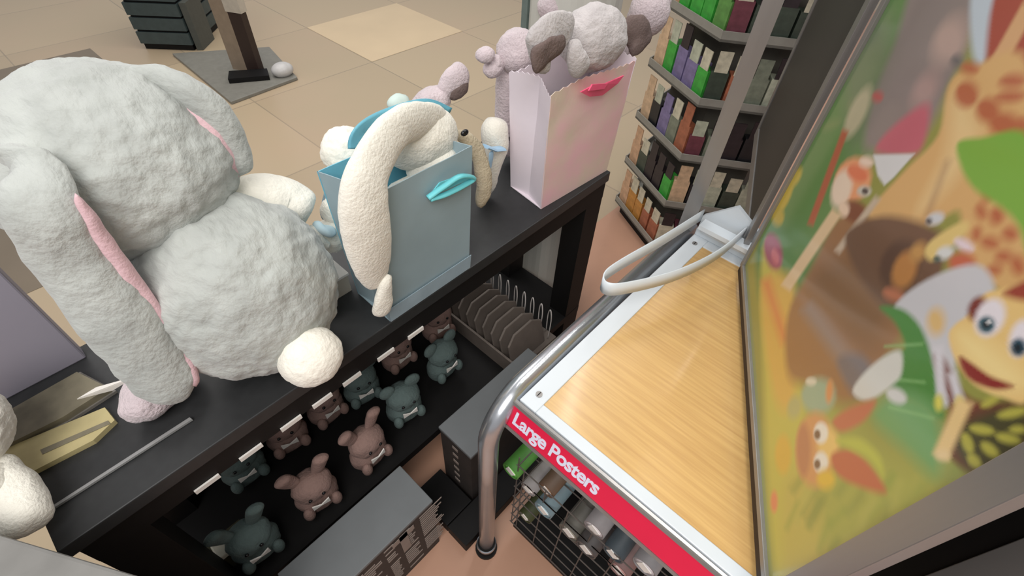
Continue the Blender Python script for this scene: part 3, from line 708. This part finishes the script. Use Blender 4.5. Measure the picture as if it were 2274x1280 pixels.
# brown ape
poly([(1880, 520), (1960, 480), (2060, 500), (2100, 540), (2080, 640), (2010, 700), (1950, 670), (1900, 600)], (104, 76, 56), .005)
ell(2000, 590, 44, 60, (84, 60, 46), 20, .005); ell(2010, 600, 26, 44, (176, 122, 66), 20, .005); ell(2040, 560, 16, 22, (186, 140, 78), 30, .005); ell(1985, 655, 24, 14, (176, 110, 80), 20, .004)
poly([(2055, 560), (2075, 530), (2140, 492), (2150, 512), (2100, 560), (2070, 580)], (216, 190, 118), .003)
ell(2078, 486, 20, 13, (196, 200, 204), -20, .003); ell(2064, 492, 7, 7, (70, 70, 70), 0, .002); ell(2100, 562, 20, 14, (208, 210, 208), -20, .003); ell(2082, 576, 8, 8, (70, 90, 80), 0, .002)
ell(2142, 545, 24, 12, (224, 206, 214), 30, .003); ell(2138, 585, 30, 24, (190, 96, 66), 0, .004)
# pale clearing and leaves
poly([(1985, 688), (2060, 622), (2170, 588), (2210, 650), (2150, 730), (2125, 790), (2120, 880), (2092, 905), (2064, 850), (2040, 740)], (196, 196, 200), .003)
ell(2080, 715, 20, 30, (214, 180, 120), 0, .005)
poly([(1955, 682), (2010, 690), (2055, 745), (2085, 860), (2095, 930), (2040, 900), (1965, 850), (1960, 800), (2010, 775), (1990, 720)], (64, 128, 50), .003)
poly([(1980, 880), (2060, 890), (2090, 960), (2080, 1060), (2010, 1000), (1940, 930)], (104, 156, 92), .008)
for a_, b_ in [((1965, 770), (2050, 765)), ((1960, 840), (2055, 850)), ((1975, 905), (2075, 930))]: stroke(a_, b_, 4, (140, 190, 120), .002, .7)
poly([(2128, 318), (2180, 306), (2290, 308), (2290, 560), (2262, 500), (2225, 462), (2165, 420), (2135, 370)], (116, 168, 58), .003)
poly([(1895, 872), (1915, 835), (1960, 795), (2000, 780), (2005, 820), (1990, 850), (1930, 890)], (206, 206, 198), .003); ell(1992, 880, 24, 16, (204, 204, 200), 30, .003)
# little fawn
ell(1818, 880, 38, 40, (148, 170, 140), 10, .006); ell(1843, 870, 8, 26, (206, 140, 84), 5, .004); ell(1802, 848, 12, 9, (210, 204, 180), 0, .003); ell(1765, 905, 15, 26, (172, 170, 110), 10, .006)
ell(1812, 1000, 44, 84, (204, 146, 92), 0, .006); ell(1840, 990, 24, 40, (226, 190, 110), 0, .006); ell(1785, 1000, 16, 60, (180, 120, 84), 0, .006)
ell(1824, 962, 16, 24, (228, 222, 206), 0, .003); ell(1824, 1028, 16, 24, (228, 222, 206), 0, .003); ell(1816, 966, 7, 11, (110, 80, 60), 0, .002); ell(1816, 1032, 7, 11, (110, 80, 60), 0, .002)
poly([(1850, 935), (1890, 905), (1945, 890), (1920, 935), (1870, 960)], (186, 104, 74), .004)
poly([(1848, 1010), (1890, 1000), (1935, 1035), (1968, 1095), (1900, 1078), (1858, 1052)], (184, 96, 66), .004)
poly([(1858, 978), (1910, 975), (1955, 1015), (1962, 1060), (1930, 1020), (1885, 995)], (178, 184, 74), .004); ell(1835, 1065, 20, 22, (216, 180, 60), 0, .005); ell(1740, 1010, 18, 44, (206, 170, 66), 0, .006); ell(1720, 1115, 8, 24, (214, 130, 90), 0, .004)
# monkey
poly([(2075, 790), (2100, 800), (2130, 860), (2180, 895), (2290, 905), (2290, 1050), (2215, 1060), (2140, 1040), (2100, 990), (2110, 900), (2090, 850)], (110, 44, 34), .003)
stroke((2085, 770), (2092, 880), 20, (206, 204, 210), .003); stroke((2115, 830), (2132, 890), 20, (206, 204, 210), .003); ell(2086, 895, 9, 18, (214, 206, 90), 0, .003); ell(2132, 895, 9, 14, (206, 200, 80), 0, .003)
poly([(2150, 930), (2280, 900), (2280, 1010), (2180, 1060), (2120, 1000)], (64, 62, 34), .006)
for x, y, a, b_, r_ in [(2200, 893, 22, 9, -30), (2250, 918, 34, 11, -12), (2182, 955, 28, 11, 10), (2240, 975, 28, 11, 14), (2150, 985, 12, 24, -20), (2200, 1000, 24, 12, 40), (2165, 1025, 20, 12, 50), (2262, 955, 18, 9, 0)]:
    ell(x, y, a, b_, (172, 168, 70), r_, .002)
stroke((2145, 890), (2090, 1015), 36, (224, 194, 134), .003); ell(2095, 1012, 16, 12, (226, 200, 150), 0, .003)
poly([(2108, 748), (2122, 722), (2150, 700), (2180, 660), (2215, 645), (2290, 650), (2290, 880), (2225, 882), (2165, 855), (2125, 805)], (226, 192, 124), .002)
poly([(2125, 740), (2170, 745), (2230, 790), (2285, 850), (2220, 860), (2150, 800)], (236, 212, 146), .008)
ell(2172, 686, 20, 28, (120, 52, 44), 25, .003)
ell(2200, 706, 32, 44, (226, 220, 226), 25, .003); ell(2192, 722, 19, 19, (70, 104, 116), 0, .002); ell(2192, 722, 10, 10, (26, 34, 40), 0, .002); ell(2197, 716, 4, 4, (240, 240, 240), 0, .001)
ell(2268, 752, 24, 42, (226, 220, 226), 15, .003); ell(2264, 772, 18, 20, (40, 78, 98), 0, .002); ell(2262, 774, 9, 11, (14, 20, 26), 0, .002)
poly([(2132, 792), (2160, 808), (2200, 836), (2252, 858), (2215, 866), (2165, 850), (2140, 825)], (132, 36, 34), .002)
poly([(2230, 655), (2260, 632), (2290, 625), (2290, 668)], (150, 60, 44), .003)
stroke((2290, 1010), (2180, 1062), 16, (160, 50, 40), .003)
pv = np.array([[*PP(s, h, .0005)] for s, h in zip(SS.ravel(), HH.ravel())]) - np.array(origin_of(pf))
K, W_ = SS.shape
idx = np.arange(K * W_).reshape(K, W_)
quads = np.stack([idx[:-1, :-1], idx[:-1, 1:], idx[1:, 1:], idx[1:, :-1]], -1).reshape(-1, 4)
me = bpy.data.meshes.new('poster_print'); me.from_pydata(pv.tolist(), [], quads.tolist())
ca_ = me.color_attributes.new('art', 'FLOAT_COLOR', 'POINT')
ca_.data.foreach_set('color', np.concatenate([img.reshape(-1, 3), np.ones((K * W_, 1))], 1).ravel().astype(np.float32))
m = bpy.data.materials.new('printed poster'); m.use_nodes = True; nd = m.node_tree.nodes
va = nd.new('ShaderNodeVertexColor'); va.layer_name = 'art'
m.node_tree.links.new(va.outputs[0], nd['Principled BSDF'].inputs['Base Color'])
nd['Principled BSDF'].inputs['Roughness'].default_value = .35; nd['Principled BSDF'].inputs['Coat Weight'].default_value = .5; nd['Principled BSDF'].inputs['Coat Roughness'].default_value = .12
me.materials.append(m)
po = bpy.data.objects.new('poster_print', me); COL.objects.link(po); po.parent = pf

# further flip panels: one swung to the far side, two close behind the safari one
def flip_panel(label, h, ang, wd, ht, face, z0=PZ):
    h = Vector((h[0], h[1], z0)); dd = Vector((math.cos(ang), math.sin(ang), 0)); nn = Vector((-dd.y, dd.x, 0))
    def bx_(b, s0, s1, h0, h1, o0, o1):
        q = lambda s, hh, o: h + dd * s + Vector((0, 0, hh)) + nn * o
        return b.add([q(s0, h0, o0), q(s1, h0, o0), q(s1, h0, o1), q(s0, h0, o1), q(s0, h1, o0), q(s1, h1, o0), q(s1, h1, o1), q(s0, h1, o1)],
                     [(0, 1, 2, 3), (4, 5, 6, 7), (0, 1, 5, 4), (1, 2, 6, 5), (2, 3, 7, 6), (3, 0, 4, 7)])
    f = MB(); bx_(f, 0, .03, 0, ht, -.006, .006); bx_(f, wd - .03, wd, 0, ht, -.006, .006); bx_(f, .03, wd - .03, 0, .035, -.006, .006); bx_(f, .03, wd - .03, ht - .03, ht, -.006, .006)
    r = bevel(f.build('poster_panel', alu, rk), .001); r['label'] = label
    f = MB(); bx_(f, .03, wd - .03, .035, ht - .03, -.003, .003); f.build('backing_board', face, r)
    return r
darkface = mat('dark grey panel face', (46, 44, 40), .5, var=.08, scale=4)
flip_panel('empty dark grey flip panel swung away beside the silver post', (.945, .145), math.atan2(.19, .50), .54, .98, darkface)
a0 = math.atan2(pdir.y, pdir.x)
flip_panel('black backed flip panel close behind the safari poster', (.906, .098), a0 + R(4), .655, .98, blackdeep)
flip_panel('black backed flip panel second behind the safari poster', (.906, .062), a0 + R(8), .655, .98, blackdeep)
flip_panel('black backed flip panel third behind the safari poster', (.906, .026), a0 + R(12), .655, .98, blackdeep)

# ------------------------------------------------------------------ spinner of small gifts behind
C0 = Vector((1.64, .60, 0)); side = .34
sp = thing('display_spinner', 'hexagonal display spinner with tiers of small coloured gifts', 'display stand', C0 + Vector((side, 0, 0)))
ctr = C0 + Vector((side * math.cos(R(2)), side * math.sin(R(2)), 0))
hexv = [ctr + Vector((side * math.cos(R(182 + 60 * k)), side * math.sin(R(182 + 60 * k)), 0)) for k in range(6)]
core = [ctr + (v - ctr) * .68 for v in hexv]
MB().prism([v + Vector((0, 0, .03)) for v in core], (0, 0, 1.62)).build('core_panel', mat('dark display board', (88, 84, 76), .7, var=.2, scale=9), sp)
MB().prism([ctr + (v - ctr) * .9 for v in hexv], (0, 0, .03)).build('base', blackdeep, sp)
tiers = [.06 + .215 * k for k in range(7)]
for z in tiers:
    MB().prism([v + Vector((0, 0, z)) for v in hexv], (0, 0, .008)).build('tier_tray', mat('grey tray', (128, 126, 118), .5), sp)
    b = MB()
    for k in range(6):
        A, B = hexv[k], hexv[(k + 1) % 6]; iw = (ctr - (A + B) / 2).normalized() * .004
        b.prism([A + Vector((0, 0, z)), B + Vector((0, 0, z)), B + Vector((0, 0, z + .032)), A + Vector((0, 0, z + .032))], iw)
    b.build('tray_lip', mat('pale grey lip', (140, 138, 130), .45), sp)
pal = [(198, 160, 128), (202, 172, 140), (120, 126, 110), (60, 160, 60), (44, 36, 40), (176, 180, 160), (120, 110, 150), (160, 96, 70), (30, 30, 34), (196, 190, 168), (110, 60, 70), (90, 140, 70), (60, 70, 60), (186, 130, 60)]
pm = [mat('gift pack %d' % i, c, .45, var=.25, scale=40) for i, c in enumerate(pal)]
names = {0: 'peach', 1: 'light peach', 2: 'grey green', 3: 'bright green', 4: 'black', 5: 'pale grey', 6: 'violet', 7: 'rust red', 8: 'jet black', 9: 'cream', 10: 'maroon', 11: 'leaf green', 12: 'dark olive', 13: 'amber'}
ordi = ['lowest', 'second', 'third', 'fourth', 'fifth', 'sixth', 'seventh']
rg = random.Random(5)
# faces seen from the photo: hexv[0]->hexv[5] (left) and hexv[0]->hexv[1] (right)
for face, (A, B) in (('left', (hexv[5], hexv[0])), ('right', (hexv[0], hexv[1]))):
    dirf = (B - A).normalized(); inn = (ctr - (A + B) / 2).normalized()
    for ti, z in enumerate(tiers[:7]):
        x = .012; col = 0
        n_ = 5; step = (side - .02) / n_
        for c in range(n_):
            wd = step * rg.uniform(.82, .97); ht = rg.uniform(.15, .195); dp = rg.uniform(.03, .06)
            if face == 'left' and c == 0: mi = rg.choice([0, 1]); ht = .18; wd = step * .95
            elif face == 'left' and ti >= 4: mi = rg.choice([3, 11, 3, 3, 4])
            elif face == 'left' and ti == 1: mi = rg.choice([3, 4, 12, 13])
            elif face == 'left' and ti == 3: mi = rg.choice([3, 11, 3, 9, 6])
            elif face == 'left' and ti == 0: mi = rg.choice([13, 11, 3, 7])
            else: mi = rg.choice([2, 4, 5, 7, 8, 9, 10, 12, 6, 13, 9, 5, 1])
            p0 = A + dirf * (.010 + c * step) + inn * .012 + Vector((0, 0, z + .0085))
            r = thing('gift_pack', '%s boxed gift, %s on the %s tier of the spinner, %s face' % (names[mi], ['leftmost', 'second from left', 'middle', 'second from right', 'rightmost'][c], ordi[ti], face), 'gift pack', p0 + dirf * wd / 2, 'boxed gifts on the spinner')
            q4 = [p0, p0 + dirf * wd, p0 + dirf * wd + inn * dp, p0 + inn * dp]
            MB().prism(q4, (0, 0, ht * .62)).build('box', pm[mi], r)
            t4 = [p0 + dirf * wd * .12, p0 + dirf * wd * .88, p0 + dirf * wd * .88 + inn * .003, p0 + dirf * wd * .12 + inn * .003]
            MB().prism([p + Vector((0, 0, ht * .62)) for p in t4], (0, 0, ht * .38)).build('header_card', pm[rg.choice([5, 9, 4, mi])] if not (face == 'left' and c == 0) else pm[mi], r)
# ------------------------------------------------------------------ things standing in the mall
def P0(x, y, z=0): return at(x, y, z)
st = thing('sign_stand', 'brown and beige upright sign stand on a grey base plate', 'sign stand', P0(530, 175))
bpm = mat('grey base plate', (124, 122, 114), .5)
bevel(MB().prism([P0(385, 125), P0(515, 233), P0(662, 178), P0(600, 110)], (0, 0, .02)).build('base_plate', bpm, st), .004)
e1 = P0(520, 160); e2 = P0(585, 172); dv = (e2 - e1).normalized(); nv = Vector((-dv.y, dv.x, 0)) * .05
def upr(nm, a, b_, m, z0, z1, th=1.0): return MB().prism([a + Vector((0, 0, z0)), b_ + Vector((0, 0, z0)), b_ + nv * th + Vector((0, 0, z0)), a + nv * th + Vector((0, 0, z0))], (0, 0, z1 - z0)).build(nm, m, st)
upr('beige_panel', e1, e1 + dv * .11, mat('beige panel', (140, 124, 106), .5), .02, 2.2)
upr('brown_post', e1 + dv * .11, e1 + dv * .20, mat('dark brown post', (44, 28, 22), .5), .02, 2.2)
upr('white_band', e1 + dv * .10 - nv * .06, e1 + dv * .21 - nv * .06, mat('pale band', (186, 178, 164), .5), .38, .47, 1.12)
MB().prism([P0(510, 186, .02), P0(600, 178, .02), P0(596, 162, .02), P0(512, 168, .02)], (0, 0, .03)).build('post_shoe', blackdeep, st)
ch = P0(632, 172)
ball('white_caster', ch + Vector((0, 0, .05)), (.07, .06, .045), mat('white plastic', (190, 188, 186), .4), st, None, 3)
bn = thing('litter_bin', 'dark teal slatted bin standing left of the sign stand', 'bin', P0(375, 105))
dk = mat('dark teal slats', (62, 74, 74), .5, var=.1)
f1, f2 = P0(325, 108), P0(432, 112); du = (f2 - f1).normalized(); nn_ = Vector((-du.y, du.x, 0)) * .5
if nn_.dot(f1) < 0: nn_ = -nn_
MB().prism([f1 + Vector((0, 0, .0)), f2, f2 + nn_, f1 + nn_], (0, 0, .95)).build('bin_body', blackdeep, bn)
b = MB()
for k in range(10):
    z = .04 + k * .09
    b.prism([f1 - nn_ * .03 - du * .01 + Vector((0, 0, z)), f2 - nn_ * .03 + du * .01 + Vector((0, 0, z)), f2 + nn_ * 1.03 + du * .01 + Vector((0, 0, z)), f1 + nn_ * 1.03 - du * .01 + Vector((0, 0, z))], (0, 0, .075))
b.build('slats', dk, bn)
g1 = f2 + du * .02; g2 = P0(452, 112)
MB().prism([g1, g2, g2 + nn_ * .4, g1 + nn_ * .4], (0, 0, .30)).build('side_step', mat('dark olive grey', (78, 80, 74), .6), bn)
print('calc', [tuple(round(c, 3) for c in atv(480, 1085, .56)), tuple(round(c, 3) for c in atv(940, 740, .56)), tuple(round(c, 3) for c in atv(560, 1225, .6))])
